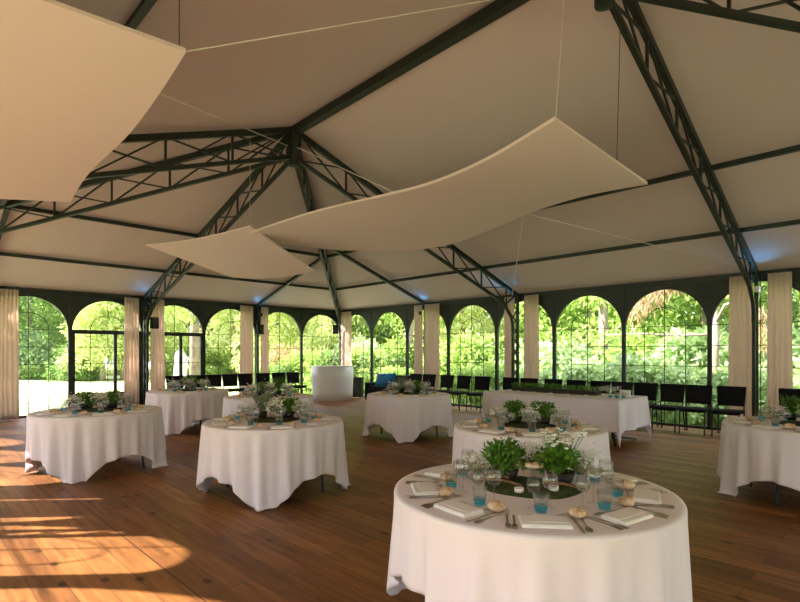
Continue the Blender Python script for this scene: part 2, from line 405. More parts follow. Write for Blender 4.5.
# ---------------------------------------------------------------- curtains
def curtain(p, q, label, flare=.0):
    p, q = V((*p, 0)), V((*q, 0)); w = (q - p).length; d = (q - p).normalized(); nrm = V((-d.y, d.x, 0))
    if nrm.dot(CAM - p) < 0: nrm = -nrm
    N = max(24, int(w / .012)); k = max(3, round(w / .085)); ph = rnd.random() * 6; mid = p.lerp(q, .5)
    rows = []
    for i in range(13):
        t = i / 12; z = 2.93 - t * 2.9; row = []
        wf = 1 + flare * (t - .3)
        for j in range(N + 1):
            s = j / N - .5; amp = (.02 + .018 * t) * (1 if abs(s) < .47 else .5)
            off = amp * sin(2 * pi * k * s + ph + .5 * sin(3 * t + s * 5)) + .008 * sin(2 * pi * k * 2.3 * s)
            row.append(d * s * w * wf + nrm * (off) + V((0, 0, z)))
        rows.append(row)
    o = MB().grid(rows).build('curtain', 'curtain', smooth=True, loc=mid + nrm * .0); tag(o, label, 'curtain', 'cream curtains at the posts')
    k_ = o.modifiers.new('s', 'SOLIDIFY'); k_.thickness = .004
yc = -.17; xc = .17
for a, b_, l, f in ((.25, .8, 'cream curtain in the corner behind the white bar', .0), (3.80, 4.13, 'cream curtain on the far side of the double pair, long wall', .0), (4.22, 4.80, 'wide cream curtain on the near side of the double pair, long wall', .0),
                    (7.02, 7.32, 'narrow cream curtain mostly behind the middle lattice post', 0), (7.60, 8.0, 'cream curtain on the near side of the middle lattice post', .1), (12.02, 12.40, 'cream curtain flaring at its foot, far side of the large truss post', .12), (12.62, 12.98, 'cream curtain on the near side of the large truss post', .1)):
    curtain((a, yc), (b_, yc), l, f)
for a, b_, l in ((-9.76, -9.36, 'cream curtain at the very edge of the lawn windows'), (-7.16, -6.80, 'cream curtain left of the lattice post by the glass doors'), (-6.52, -6.16, 'cream curtain on the bar side of the lattice post by the glass doors'),
              (-3.96, -3.52, 'cream curtain in front of the end wall, door side of the slim post'), (-3.26, -3.0, 'cream curtain on the end wall, bar side of the slim post')):
    curtain((xc, a), (xc, b_), l, .08)
for k, (a, b_) in enumerate(((5.02, 5.8), (5.85, 6.62), (8.30, 8.57), (9.0, 9.98))): curtain((a, -LY + .2), (b_, -LY + .2), '%s added cream curtain out of view behind the camera, shaping the sun patch' % ('first', 'second', 'third', 'fourth')[k])  # unseen curtains added to trim the sun patch on the floor
# ---------------------------------------------------------------- loudspeakers and small uplights on posts
def wall_speaker(x, y, z, rz, label):
    t = empty('wall_speaker', label, 'loudspeaker', 'small loudspeakers on the posts', (x, y, z), rz)
    MB().box(-.085, .085, -.09, .09, -.15, .15).build('housing', 'black', t, bevel=.012)
    MB().box(-.07, .07, -.095, -.088, -.13, .13).build('grille', 'blackmetal', t)
    MB().bar((0, .09, 0), (0, .16, .0), .03, .03).build('bracket', 'blackmetal', t)
wall_speaker(.52, HY + .12, 2.28, pi / 2, 'small black loudspeaker on the lattice post beside the glass doors')
wall_speaker(.28, YJ - .02, 2.22, pi / 2, 'small black loudspeaker on the slim post of the end wall')
wall_speaker(.50, -.62, 2.3, pi / 4, 'small black loudspeaker in the corner beside the white bar')
def uplight(x, y, z, label, dirv, m='blackmetal'):
    o = MB().lathe([(.0, 0), (.035, .0), (.05, .06), (.05, .10), (.045, .10), (.0, .085)], 14).build('post_spotlight', m, loc=(x, y, z))
    tag(o, label, 'spotlight', 'small spotlights at the post heads')
    l = bpy.data.lights.new('blue_spot', 'SPOT'); l.energy = 7; l.color = (.08, .5, 1); l.spot_size = R(120); l.spot_blend = 1; l.shadow_soft_size = .04
    lo = bpy.data.objects.new('blue_spot', l); COL.objects.link(lo); lo.location = (x, y, z + .115)
    lo.rotation_euler = V(dirv).to_track_quat('-Z', 'Y').to_euler()
uplight(HX2 + .02, -.5, 2.58, 'small white spotlight at the head of the large truss post', (0, -.45, 1), 'white')
uplight(HX + .02, -.5, 2.6, 'small dark spotlight at the head of the middle lattice post', (0, -.5, 1))
uplight(.45, HY - .05, 2.6, 'small dark spotlight on the lattice post beside the glass doors', (.5, 0, 1))
uplight(XJ + .0, -.3, 2.62, 'small dark spotlight between the double curtains of the long wall', (0, -.5, 1))
uplight(.3, YJ, 2.62, 'small dark spotlight on the slim post of the end wall', (.5, 0, 1))
# ---------------------------------------------------------------- chairs
def make_chair():
    t = empty('banquet_chair', 'x', 'chair')
    # faces -y ; origin at floor centre of seat
    MB().box(-.225, .225, -.23, .20, .41, .47).build('seat', 'black', t, bevel=.02)
    rows = []
    bk = MB()
    T = M.Translation((0, .19, .53)) @ M.Rotation(R(-9), 4, 'X')
    out = [(-.21, 0), (.21, 0), (.235, .36), (-.235, .36)]
    bk.prism(out, -.022, .022, T @ M.Rotation(pi / 2, 4, 'X')); bk.build('backrest', 'black', t, bevel=.015)
    for sx in (-1, 1):
        for p, g in (((sx * .205, -.20, .42), (sx * .21, -.215, .01)), ((sx * .205, .20, .42), (sx * .215, .27, .01))):
            lg = MB().tube([p, g], .013, 8).build('leg', 'blackmetal', t)
            MB().lathe([(.001, 0), (.016, 0), (.016, .022), (.001, .022)], 8, (g[0], g[1], 0)).build('rubber_foot', 'black', lg)
    for sx in (-1, 1): MB().tube([(sx * .205, .18, .42), (sx * .205, .205, .56), (sx * .22, .23, .8)], .012, 8).build('back_upright', 'blackmetal', t)
    for sy in (-1, 1): MB().tube([(-.205, sy * .19, .405), (.205, sy * .19, .405)], .01, 6).build('seat_rail', 'blackmetal', t)
    return Proto(t)
chair = make_chair()
G = 'black chairs along the window walls'
cr = [(4.08, 'black chair nearest the sofa, behind the round table with pale green centrepiece'), (4.62, 'second black chair from the sofa, below the double curtains'), (5.28, 'third black chair from the sofa on the long wall'), (5.86, 'fourth black chair from the sofa on the long wall'), (6.5, 'fifth black chair from the sofa, with legs in full view'),
      (7.32, 'black chair at the far end of the long table, beside the middle lattice post'), (7.88, 'black chair below the middle curtain behind the far end of the long table'),
      (8.5, 'third black chair behind the long table, counted from the middle lattice post'), (9.06, 'fourth black chair behind the long table, counted from the middle lattice post'), (9.62, 'fifth black chair behind the long table, counted from the middle lattice post'), (10.10, 'sixth black chair behind the long table, counted from the middle lattice post'), (10.60, 'black chair behind the glasses at the near end of the long table')]
for i, (x, l) in enumerate(cr): chair.put((x, -.62, 0), R(rnd.uniform(-5, 5)), l, G)
for x, l in ((11.10, 'black chair just past the near corner of the long table'), (11.58, 'black chair in the open, second past the long table corner'), (12.12, 'black chair against the mullion, in front of the flaring curtain'), (13.05, 'black chair behind the round table at the frame edge, right of the large post')):
    chair.put((x, -.66, 0), R(rnd.uniform(-4, 4)), l, G)
for y, l in ((-5.98, 'black chair under the glass door, farthest from the bar on the end wall'), (-5.44, 'second black chair under the glass door on the end wall'), (-4.92, 'black chair in front of the lawn, first before the end wall curtain'), (-4.42, 'black chair in front of the lawn, next to the end wall curtain'), (-3.92, 'black chair right in front of the end wall curtain'), (-3.34, 'black chair on the bar side of the slim post'), (-2.80, 'black chair nearest the white bar on the end wall'), (-2.27, 'black chair beside the white bar, almost hidden by flowers')):
    chair.put((.66, y, 0), pi / 2 + R(rnd.uniform(-5, 5)), l, G)
chair.put((1.35, -10.22, 0), R(60), 'black chair cut off by the edge beside the outermost curtain', G)
# ---------------------------------------------------------------- bar, sofa, sub
def bar_counter():
    t = empty('bar_counter', 'white curved bar counter standing in the far corner', 'bar counter', None, (1.30, -1.36, 0), R(52))
    r = .665; N = 48
    prof = [(r * cos(pi * .9 + pi * 1.2 * k / N), .8 * r * sin(pi * .9 + pi * 1.2 * k / N)) for k in range(N + 1)]
    MB().grid([[V((x * s, y * s, z)) for x, y in prof] for z, s in ((.0, .95), (.3, .965), (.7, .985), (1.06, 1.0))]).build('front_panel', 'white', t, smooth=True, solid=.02)
    MB().prism([(x * 1.01, y * 1.01) for x, y in prof], 1.06, 1.09).build('top', 'white', t)
    MB().prism([(x * .9, y * .9) for x, y in prof], .35, .37).build('shelf', 'white', t)
bar_counter()
o = MB().bar((0, 0, 0), (.30, .28, 1.85), .09, .02).build('board', 'white', loc=(.70, -1.22, .0)); tag(o, 'thin white board leaning behind the white bar', 'board')
t = empty('subwoofer', 'tall black box loudspeaker on the floor between bar and sofa', 'loudspeaker', None, (1.42, -.42, 0), R(35))
MB().box(-.16, .16, -.17, .17, .05, .69).build('cabinet', 'black', t, bevel=.01); MB().box(-.14, .14, -.18, -.168, .1, .66).build('grille', 'blackmetal', t)
for sx in (-1, 1):
    for sy in (-1, 1): MB().box(sx * .13 - .015, sx * .13 + .015, sy * .14 - .015, sy * .14 + .015, 0, .052).build('foot', 'blackmetal', t)
t = empty('sofa', 'low black sofa against the long wall holding a blue cushion', 'sofa', None, (3.10, -.62, 0))
MB().box(-.70, .70, -.32, .32, .06, .38).build('base', 'black', t, bevel=.03); MB().box(-.53, .53, -.33, .15, .36, .48).build('seat_cushion', 'black', t, bevel=.04)
MB().box(-.70, .70, .16, .34, .3, .82).build('backrest', 'black', t, bevel=.04)
for sx in (-1, 1): MB().box(min(sx * .70, sx * .54), max(sx * .70, sx * .54), -.34, .2, .05, .58).build('armrest', 'black', t, bevel=.03)
for sx in (-1, 1):
    for sy in (-1, 1): MB().box(sx * .62 - .02, sx * .62 + .02, sy * .25 - .02, sy * .25 + .02, 0, .07).build('foot', 'blackmetal', t)
rows = []
for i in range(13):
    u = i / 6 - 1; row = []
    for j in range(13):
        v = j / 6 - 1; e_ = max(0, (1 - u ** 4) * (1 - v ** 4)) ** .5
        row.append((u, v, e_))
    rows.append(row)
def pillow(sx, sy, th):
    b = MB()
    for sg in (1, -1): b.grid([[V((u * sx * (1 - .06 * (1 - v * v)), sg * th * e_, v * sy * (1 - .06 * (1 - u * u)))) for u, v, e_ in r] for r in rows])
    return b
o = pillow(.37, .205, .11).build('cushion', 'blue', smooth=True, loc=(3.12, -.74, .69)); o.rotation_euler = (R(-18), R(-2), R(12)); tag(o, 'shiny turquoise blue cushion propped on the black sofa', 'cushion')
# ---------------------------------------------------------------- table items (built once, copied)
TZ = .757
def smooth_part(b, n, m, t): return b.build(n, m, t, smooth=True)
def mk_tumbler():
    t = empty('water_tumbler', 'x', 'glass')
    smooth_part(MB().lathe([(.031, .036), (.036, .092), (.0345, .092), (.030, .037)], 18), 'rim_wall', 'glass', t)
    smooth_part(MB().lathe([(.001, .0), (.026, .0), (.031, .036), (.029, .036), (.024, .012), (.001, .012)], 18), 'blue_base', 'blueglass', t)
    return Proto(t)
def mk_wine(h, r):
    t = empty('wine_glass', 'x', 'glass')
    smooth_part(MB().lathe([(.001, .0), (.034, .001), (.032, .004), (.006, .009), (.004, .014)], 18), 'foot', 'glass', t)
    smooth_part(MB().lathe([(.004, .014), (.0035, h * .5), (.006, h * .54)], 10), 'stem', 'glass', t)
    smooth_part(MB().lathe([(.004, h * .53), (r * .7, h * .58), (r, h * .70), (r * .98, h * .82), (r * .86, h), (r * .83, h), (r * .94, h * .82), (r * .95, h * .7), (r * .65, h * .6), (.001, h * .56)], 18), 'bowl', 'glass', t)
    return Proto(t)
def mk_napkin():
    t = empty('napkin', 'x', 'napkin')
    b = MB(); w, d = .105, .062
    prof = [(-d, .001), (d * .9, .001), (d, .005), (d * .9, .009), (-d * .98, .009), (-d * .98, .0105), (d * .93, .0105), (d * 1.02, .0145), (d * .9, .018), (-d * .9, .017), (-d, .012), (-d * 1.03, .006)]
    b.add([V((x * (1 + .015 * sin(5 * y)), y, z)) for x in (-w, -w * .5, 0, w * .5, w) for y, z in prof], [])
    n = len(prof)
    for i in range(4):
        for k in range(n): b.f.append((i * n + k, i * n + (k + 1) % n, (i + 1) * n + (k + 1) % n, (i + 1) * n + k))
    b.f.append(tuple(range(n))[::-1]); b.f.append(tuple(4 * n + k for k in range(n)))
    b.build('folded_cloth', 'napkin', t)
    MB().box(-w * .96, w * .96, -d * .5, d * .93, .0175, .0205).build('top_fold', 'napkin', t, bevel=.0012)
    return Proto(t)
def outline_obj(name, out, m='steel', bend=0):
    b = MB(); b.prism(out, 0, .0025)
    b.v = [(x, y, z + .002 + bend * max(0, 1 - abs(y - .05) / .05) ** 2) for x, y, z in b.v]
    o = b.build(name, m); tag(o, 'x', 'cutlery'); return Proto(o)
def mir(p): return p + [(-x, y) for x, y in reversed(p)]
fork = outline_obj('fork', [(.006, -.095), (.005, -.02), (.003, .03), (.011, .045), (.011, .095), (.0085, .095), (.008, .06), (.005, .06), (.0045, .095), (.0015, .095), (.001, .06), (-.001, .06), (-.0015, .095), (-.0045, .095), (-.005, .06), (-.008, .06), (-.0085, .095), (-.011, .095), (-.011, .045), (-.003, .03), (-.005, -.02), (-.006, -.095)], bend=.004)
knife = outline_obj('knife', [(.006, -.11), (.006, -.01), (.004, .0), (.004, .1), (-.004, .11), (-.009, .06), (-.008, .0), (-.006, -.01), (-.006, -.11)])
spoon = outline_obj('spoon', mir([(.005, -.095), (.003, .03), (.009, .045), (.015, .062), (.014, .082), (.007, .096)]), bend=.004)
def mk_roll():
    b = MB(); n = 18; rows_ = []
    for i in range(9):
        a = pi * i / 8 - pi / 2
        rows_.append([V((.052 * cos(a) * cos(2 * pi * k / n), .038 * cos(a) * sin(2 * pi * k / n), max(0.001, .022 + .026 * sin(a)) - (.006 if abs(sin(2 * pi * k / n)) < .2 and a > .6 else 0))) for k in range(n)])
    b.grid(rows_, True); o = b.build('bread_roll', 'bread', smooth=True); tag(o, 'x', 'bread'); return Proto(o)
tumbler = mk_tumbler(); wineA = mk_wine(.175, .038); wineB = mk_wine(.150, .033); napkin = mk_napkin(); roll = mk_roll()
bp = MB().prism([(-.055, -.055), (.055, -.055), (.055, .055), (-.055, .055)], .001, .006).build('bread_plate', 'glass'); tag(bp, 'x', 'plate'); bread_plate = Proto(bp)
tl = empty('tealight', 'x', 'candle'); MB().lathe([(.001, 0), (.02, 0), (.021, .018), (.019, .018), (.018, .014), (.001, .014)], 16).build('cup', 'wax', tl, smooth=True); MB().lathe([(.001, .014), (.017, .0141), (.001, .0155)], 12).build('candle_wax', 'wax', tl); tealight = Proto(tl)
def leafcloud(b, n, c, rad, L, W, up=.4, seed=1):
    q = random.Random(seed)
    for i in range(n):
        while 1:
            p = V((q.uniform(-1, 1), q.uniform(-1, 1), q.uniform(-1, 1)))
            if .25 < p.length < 1: break
        d = p.normalized() + V((q.gauss(0, .6), q.gauss(0, .6), q.gauss(0, .6) + up))
        s = q.uniform(.7, 1.3)
        b.leaf(V(c) + V((p.x * rad[0], p.y * rad[1], p.z * rad[2])), d, V((q.gauss(0, 1), q.gauss(0, 1), q.gauss(0, 1))), L * s, W * s)
    return b
def stems(b, n, h, rad, r=.0018, seed=1):
    q = random.Random(seed); tips = []
    for i in range(n):
        a = q.uniform(0, 2 * pi); rr = rad * sqrt(q.random()); hh = h * q.uniform(.75, 1.08)
        tip = V((rr * cos(a), rr * sin(a), hh)); b.tube([(tip.x * .15, tip.y * .15, .05), (tip.x * .55, tip.y * .55, hh * .6), tip], r, 4); tips.append(tip)
    return tips
def mk_bushy(seed, white):
    t = empty('potted_plant', 'x', 'plant')
    MB().lathe([(.001, 0), (.06, 0), (.075, .055), (.068, .055), (.06, .045), (.001, .045)], 16).build('pot', 'pot', t, smooth=True)
    b = MB(); q = random.Random(seed)
    for i in range(11):
        a = q.uniform(0, 6.28); rr = .085 * sqrt(q.random())
        leafcloud(b, 85, (rr * cos(a), rr * sin(a), q.uniform(.08, .175)), (.06, .06, .05), .027, .016, .4, seed * 20 + i)
    stems(b, 30, .2, .12, .0016, seed); b.build('foliage', 'tleaf', t)
    if white:
        f = MB(); tips = stems(MB(), 60, .265, .14, .001, seed + 5)
        for p in tips:
            f.lathe([(.001, -.006), (.0115, -.001), (.010, .004), (.001, .006)], 7, p)
        s_ = MB(); stems(s_, 60, .265, .14, .001, seed + 5); fs_ = s_.build('flower_stems', 'tleaf', t); f.build('blossoms', 'petal', fs_)
    return Proto(t)
def mk_airy(seed):
    t = empty('gypsophila_vase', 'x', 'flowers')
    MB().lathe([(.001, 0), (.03, 0), (.036, .05), (.03, .085), (.028, .085), (.033, .05), (.027, .006), (.001, .006)], 14).build('vase', 'glass', t, smooth=True)
    s_ = MB(); tips = stems(s_, 46, .17, .085, .0009, seed)
    q = random.Random(seed); f = MB()
    for p in tips:
        for k in range(3):
            d = p + V((q.gauss(0, .014), q.gauss(0, .014), q.gauss(0, .012)))
            f.lathe([(.001, -.005), (.0082, 0), (.001, .005)], 6, d)
    leafcloud(s_, 60, (0, 0, .11), (.06, .06, .04), .025, .008, .5, seed)
    sp_ = s_.build('sprigs', 'gleaf', t); f.build('blossoms', 'petal', sp_)
    return Proto(t)
def mk_feather(seed):
    t = empty('herb_pot', 'x', 'plant')
    MB().lathe([(.001, 0), (.045, 0), (.058, .07), (.05, .07), (.045, .055), (.001, .055)], 16).build('pot', 'pot', t, smooth=True)
    b = MB(); tips = stems(b, 70, .27, .12, .0016, seed); q = random.Random(seed)
    for p in tips:
        for k in range(7):
            z = q.uniform(.35, 1); a = q.uniform(0, 6.28); b.leaf(V((p.x * z, p.y * z, p.z * z)), (cos(a), sin(a), .8), V((q.gauss(0, 1), q.gauss(0, 1), q.gauss(0, 1))), .034, .008)
    b.build('foliage', 'gleaf' if seed % 2 else 'tleaf', t)
    return Proto(t)
bushy = mk_bushy(3, False); bushw = mk_bushy(8, True); airy = mk_airy(4); feather = mk_feather(5); fern = mk_feather(6)
# ---------------------------------------------------------------- drapery
def drape(bound, hang, cornerness, flare, seed, label, group, loc, zt=.756, folds=19):
    """bound: outline of the table top as (x, y, nx, ny); hang[i]: cloth length below the rim there"""
    q = random.Random(seed); n = len(bound); ph = [q.uniform(0, 6.28) for _ in range(4)]
    b = MB(); rows_ = []
    for s in (.0, .35, .7, .92, .98): rows_.append([V((x * s, y * s, zt)) for x, y, _, _ in bound])
    rows_.append([V((x * 1.0 + nx * .004, y + ny * .004, zt - .003)) for x, y, nx, ny in bound])
    ts = [.012 / 1, .04, .1, .2, .32, .45, .58, .7, .8, .88, .95, 1]
    for t in ts:
        row = []
        for i, (x, y, nx, ny) in enumerate(bound):
            th = 2 * pi * i / n; L = hang[i] * t; cn = cornerness[i]
            w = sin(folds * th + ph[0] + .9 * sin(3 * th + ph[1])) + .45 * sin(folds * 1.9 * th + ph[2]) + .3 * sin(5 * th + ph[3])
            amp = .004 * min(1, L / .05) + L * (.085 + .02 * cn)
            out = .008 + flare * L * (.55 + .3 * cn) + amp * (w * .6 - .35)
            z = zt - .006 - L * (1 - .03 * cn)
            if z < .012:
                ex = .012 - z; out += ex * .35 + .03 * ex * w; z = .008 + .012 * (1 + sin(9 * th + 14 * t)) * min(1, ex * 8)
            row.append(V((x + nx * out, y + ny * out, z)))
        rows_.append(row)
    b.grid(rows_, True); b.v.append((0, 0, zt)); k = len(b.v) - 1
    b.f += [(k, j, (j + 1) % n) for j in range(n)]
    b.f = b.f
    o = b.build('tablecloth', 'cloth', smooth=True, loc=loc); k_ = o.modifiers.new('s', 'SOLIDIFY'); k_.thickness = .003; k_.offset = -1
    return tag(o, label, 'tablecloth', group)
def round_cloth(Rr, half, rot, seed, label, loc, flare=.055, nx_=240):
    bd, hg, cn = [], [], []
    for i in range(nx_):
        th = 2 * pi * i / nx_; u = th - rot; m = max(abs(cos(u)), abs(sin(u)))
        bd.append((Rr * cos(th), Rr * sin(th), cos(th), sin(th)))
        hg.append(min(half / m, half * 1.27) - Rr)
        cn.append(max(0, (1 / m - 1) / .414) ** 1.3)
    return drape(bd, hg, cn, flare, seed, label, 'white cloths of the round tables', loc)
TG = 'round tables set for dinner'
def round_table(cx, cy, rot, half, nick, tno, cutlery, Rr=.738, n=9):
    face = atan2(CAM.y - cy, CAM.x - cx)
    t = empty('banquet_table', 'bare table hidden under the cloth of the ' + nick, 'table', TG, (cx, cy, 0), face + R(20))
    MB().lathe([(.001, .715), (Rr - .012, .715), (Rr - .003, .722), (Rr - .003, .746), (Rr - .012, .75), (.001, .75)], 48).build('tabletop', 'white', t)
    for k in range(4):
        a = pi / 4 + k * pi / 2; p = (.5 * cos(a), .5 * sin(a))
        MB().tube([(p[0], p[1], .715), (p[0] * 1.05, p[1] * 1.05, .4), (p[0] * 1.12, p[1] * 1.12, 0)], .016, 8).build('leg', 'blackmetal', t)
    MB().tube([(.35, .35, .6), (-.35, -.35, .6)], .01, 6).tube([(.35, -.35, .58), (-.35, .35, .58)], .01, 6).build('brace', 'blackmetal', t)
    round_cloth(Rr, half, rot, tno, 'white cloth with draped corners over the ' + nick, (cx, cy, 0))
    nm = ['nearest setting', 'first setting clockwise', 'second setting clockwise', 'third setting clockwise', 'fourth setting clockwise', 'fourth setting counterclockwise', 'third setting counterclockwise', 'second setting counterclockwise', 'first setting counterclockwise']
    for i in range(n):
        a = face + R(6) - i * 2 * pi / n; q = random.Random(tno * 50 + i)
        j = lambda s: q.uniform(-s, s)
        rv = V((cos(a), sin(a), 0)); lf = V((sin(a), -cos(a), 0))      # lf: to the diner's left
        def at(r, l): return V((cx, cy, TZ)) + rv * r + lf * l
        rz = a + pi / 2; w = nm[i] + ', ' + nick
        napkin.put(at(.585, 0) + V((j(.01), j(.01), 0)), rz + j(.12), 'folded white napkin, ' + w, 'napkins, ' + nick)
        tumbler.put(at(.435 + j(.02), j(.02)), q.random() * 6, 'blue based tumbler, ' + w, 'tumblers, ' + nick)
        wineA.put(at(.37 + j(.015), -.045 + j(.015)), 0, 'taller wine glass, ' + w, 'wine glasses, ' + nick)
        wineB.put(at(.375 + j(.015), .04 + j(.015)), 0, 'shorter wine glass, ' + w, 'wine glasses, ' + nick)
        roll.put(at(.455 + j(.02), .195 + j(.015)) + V((0, 0, .006 if cutlery > 1 else 0)), q.random() * 3, 'crusty bread roll, ' + w, 'bread rolls, ' + nick, scale=q.uniform(.88, 1.08))
        if cutlery:
            fork.put(at(.585, .132), rz + pi + j(.05), 'inner fork, ' + w, 'cutlery, ' + nick)
            knife.put(at(.585, -.135), rz + pi + j(.06), 'knife, ' + w, 'cutlery, ' + nick)
        if cutlery > 1:
            bread_plate.put(at(.455, .2), rz, 'small clear bread plate, ' + w, 'bread plates, ' + nick)
            fork.put(at(.58, .162), rz + pi + j(.05), 'outer fork, ' + w, 'cutlery, ' + nick)
            spoon.put(at(.58, -.168), rz + pi + j(.06), 'spoon, ' + w, 'cutlery, ' + nick)
            spoon.put(at(.49, .005), rz + pi / 2 + j(.06), 'dessert spoon laid crosswise, ' + w, 'cutlery, ' + nick)
    return face
def view_frame(cx, cy):
    f = V((CAM.x - cx, CAM.y - cy, 0)).normalized(); r = V((-f.y, f.x, 0))     # r: to the viewer's right
    return (lambda x, y: V((cx, cy, TZ)) + r * x - f * y), atan2(r.y, r.x)
def moss(cx, cy, sx, sy, label, rz):
    q = random.Random(int(cx * 100)); n = 48; rows_ = []
    for s, h in ((1, .0), (.99, .012), (.9, .02), (.7, .024), (.4, .026), (.1, .027)):
        rows_.append([V((sx * s * (1 + .04 * sin(5 * t_ + 1)) * cos(t_), sy * s * (1 + .04 * sin(4 * t_)) * sin(t_), h + q.uniform(0, .006) * (h > 0))) for t_ in [2 * pi * k / n for k in range(n)]])
    b = MB().grid(rows_, True); b.f.append(tuple(range(5 * n, 6 * n)))
    o = b.build('moss_mat', 'moss', loc=(cx, cy, TZ), smooth=True); o.rotation_euler.z = rz; tag(o, label, 'moss', 'moss mats under the centrepieces')
TB = [(13.10, -8.94, 'round table closest to camera', 2), (11.79, -6.83, 'round table before the long table', 2), (9.60, -8.43, 'round table in mid floor', 1), (7.15, -9.53, 'round table by the lawn', 1),
      (4.43, -7.26, 'round table by the doors', 0), (6.73, -6.81, 'round table behind mid floor', 0), (8.05, -4.75, 'round table before the sofa', 0), (13.77, -4.72, 'round table by large post', 2)]
ROT = [R(20), R(10), R(-60 + 90), R(33), R(10), R(20), R(12), R(-20)]
FACE = {}
for k, (x, y, nick, cut) in enumerate(TB):
    FACE[k] = atan2(CAM.y - y, CAM.x - x)
CORN = [97, 30, 8, 20, 22, 20, 5, 66]   # where the cloth corner points, degrees clockwise from the viewer
for k, (x, y, nick, cut) in enumerate(TB):
    round_table(x, y, FACE[k] - R(CORN[k]) + pi / 4, 1.22 if k else 1.12, nick, k + 1, cut)
    vf, rz = view_frame(x, y)
    moss(x, y, .26, .2, 'dark green moss mat in the centre of the ' + nick, rz)
    z = V((0, 0, .03))
    pg = 'centrepiece plants'; ag = 'white flower vases, ' + nick
    if k == 0:
        z = V((0, 0, .028))
        bushy.put(vf(-.14, .09) + z, 1, 'bushy green potted plant, left of the stand, ' + nick, pg, 1.0)
        bushw.put(vf(.16, .10) + z, 2, 'green plant with white blossoms, right of the stand, ' + nick, pg, (1.08, 1.05, 1.0))
        airy.put(vf(-.20, .21) + V((0, 0, .01)), 0, 'white flower vase behind left glasses, ' + nick, ag, 1.05)
        airy.put(vf(.27, .16), 1, 'white flower vase beside the blossoming plant, ' + nick, ag, 1.1)
        airy.put(vf(-.29, .08), 2, 'white flower vase at left of the moss, ' + nick, ag, .85)
        airy.put(vf(.03, .24) + V((0, 0, .01)), 3, 'white flower vase at the back of the moss, ' + nick, ag, 1.1)
        t = empty('cake_stand', 'small clear pedestal stand holding brown stones, ' + nick, 'stand', None, vf(.015, .02) + z)
        MB().lathe([(.001, 0), (.04, .0), (.038, .005), (.008, .012), (.007, .07), (.012, .076), (.062, .08), (.064, .086), (.001, .084)], 20).build('pedestal', 'glass', t, smooth=True)
        for i in range(5):
            a = i * 1.256; o = MB().lathe([(.001, -.012), (.016, -.009), (.021, .0), (.015, .009), (.001, .012)], 10, sx=1.2, sy=.9).build('stone', 'bread', smooth=True, loc=vf(.015 + .03 * cos(a), .02 + .03 * sin(a)) + z + V((0, 0, .098)))
            tag(o, 'small brown rounded stone on the clear pedestal stand', 'stone', 'stones on the pedestal stand')
        for i, (x0, y0, x1, y1) in enumerate(((-.27, -.05, -.05, -.10), (.06, -.055, .27, -.10), (-.12, .02, -.28, .05))):
            a_ = vf(x0, y0) + V((0, 0, .05)); b_ = vf(x1, y1) + V((0, 0, .042)); mid = a_.lerp(b_, .5) + V((0, 0, .012))
            o = MB().tube([V((0, 0, 0)), mid - a_, b_ - a_], .0085, 8, .006).build('twig', 'twig', loc=a_); tag(o, ('brown twig on moss pointing at the front left', 'brown twig lying right of the pedestal stand', 'brown twig behind the left glasses')[i], 'twig', 'twigs in the centrepiece')
        tealight.put(vf(.115, -.10) + V((0, 0, .026)), 0, 'white tealight on the moss, right of the stand, ' + nick, 'tealights', 1.3)
        tealight.put(vf(-.06, -.155) + V((0, 0, .02)), 0, 'white tealight at the front moss edge, ' + nick, 'tealights', 1.2)
    else:
        p1, p2 = (bushy, bushy) if k in (1, 3, 4) else ((feather, bushy) if k in (2, 6) else (bushy, fern))
        if k not in (4, 7):
            p1.put(vf(-.13, .06) + z, k, 'potted plant on the left of the centrepiece, ' + nick, pg, 1.0)
            p2.put(vf(.15, .06) + z, k + 2, 'potted plant on the right of the centrepiece, ' + nick, pg, 1.0)
        else:
            p1.put(vf(.02, .0) + z, k, 'potted plant in the middle of the centrepiece, ' + nick, pg, 1.15)
            if k == 7: fern.put(vf(-.14, .14) + z, k, 'ferny pot behind the plant, ' + nick, pg, .9)
        for i, (ax, ay, l_) in enumerate(((-.27, .0, 'left'), (.28, .0, 'right'), (.02, -.17, 'front'), (-.03, .24, 'back'))):
            airy.put(vf(ax, ay) + V((0, 0, .024 if abs(ax) < .1 else 0)), i * 1.3, 'white flower vase at the ' + l_ + ' of the centrepiece, ' + nick, ag, 1.0 if k in (1, 7) else 1.15)
o = MB().box(-.07, .07, -.05, .05, 0, .012).build('folded_paper', 'bluecloth', loc=(13.37, -4.28, TZ)); o.rotation_euler.z = .4; tag(o, 'small folded light blue paper on the round table by large post', 'paper')
# ---------------------------------------------------------------- long table
LT = (9.97, -2.76); hx, hy = 1.29, .60
t = empty('trestle_table', 'long table under a white cloth in front of the window wall', 'table', None, (*LT, 0))
MB().box(-hx + .01, hx - .01, -hy + .01, hy - .01, .715, .75).build('tabletop', 'white', t)
for sx in (-1, 1):
    MB().bar((sx * .95, 0, .715), (sx * .95, 0, .08), .05, .05).build('leg', 'blackmetal', t)
    for sy in (-1, 1): MB().bar((sx * .95, 0, .1), (sx * .95 + .22, sy * .42, .02), .035, .035).build('foot', 'blackmetal', t)
bd, hg, cn = [], [], []
rc = .03; ov = .50
def seg(x0, y0, x1, y1, nx, ny, n):
    for i in range(n):
        s = i / n; bd.append((x0 + (x1 - x0) * s, y0 + (y1 - y0) * s, nx, ny)); hg.append(ov); cn.append(0)
def crn(cx, cy, a0, n=14):
    for i in range(n):
        a = a0 + pi / 2 * i / n; bd.append((cx + rc * cos(a), cy + rc * sin(a), cos(a), sin(a))); k = 1 / max(abs(cos(a)), abs(sin(a))); hg.append(ov * (1 + (k - 1) * 1.25)); cn.append(((k - 1) / .414))
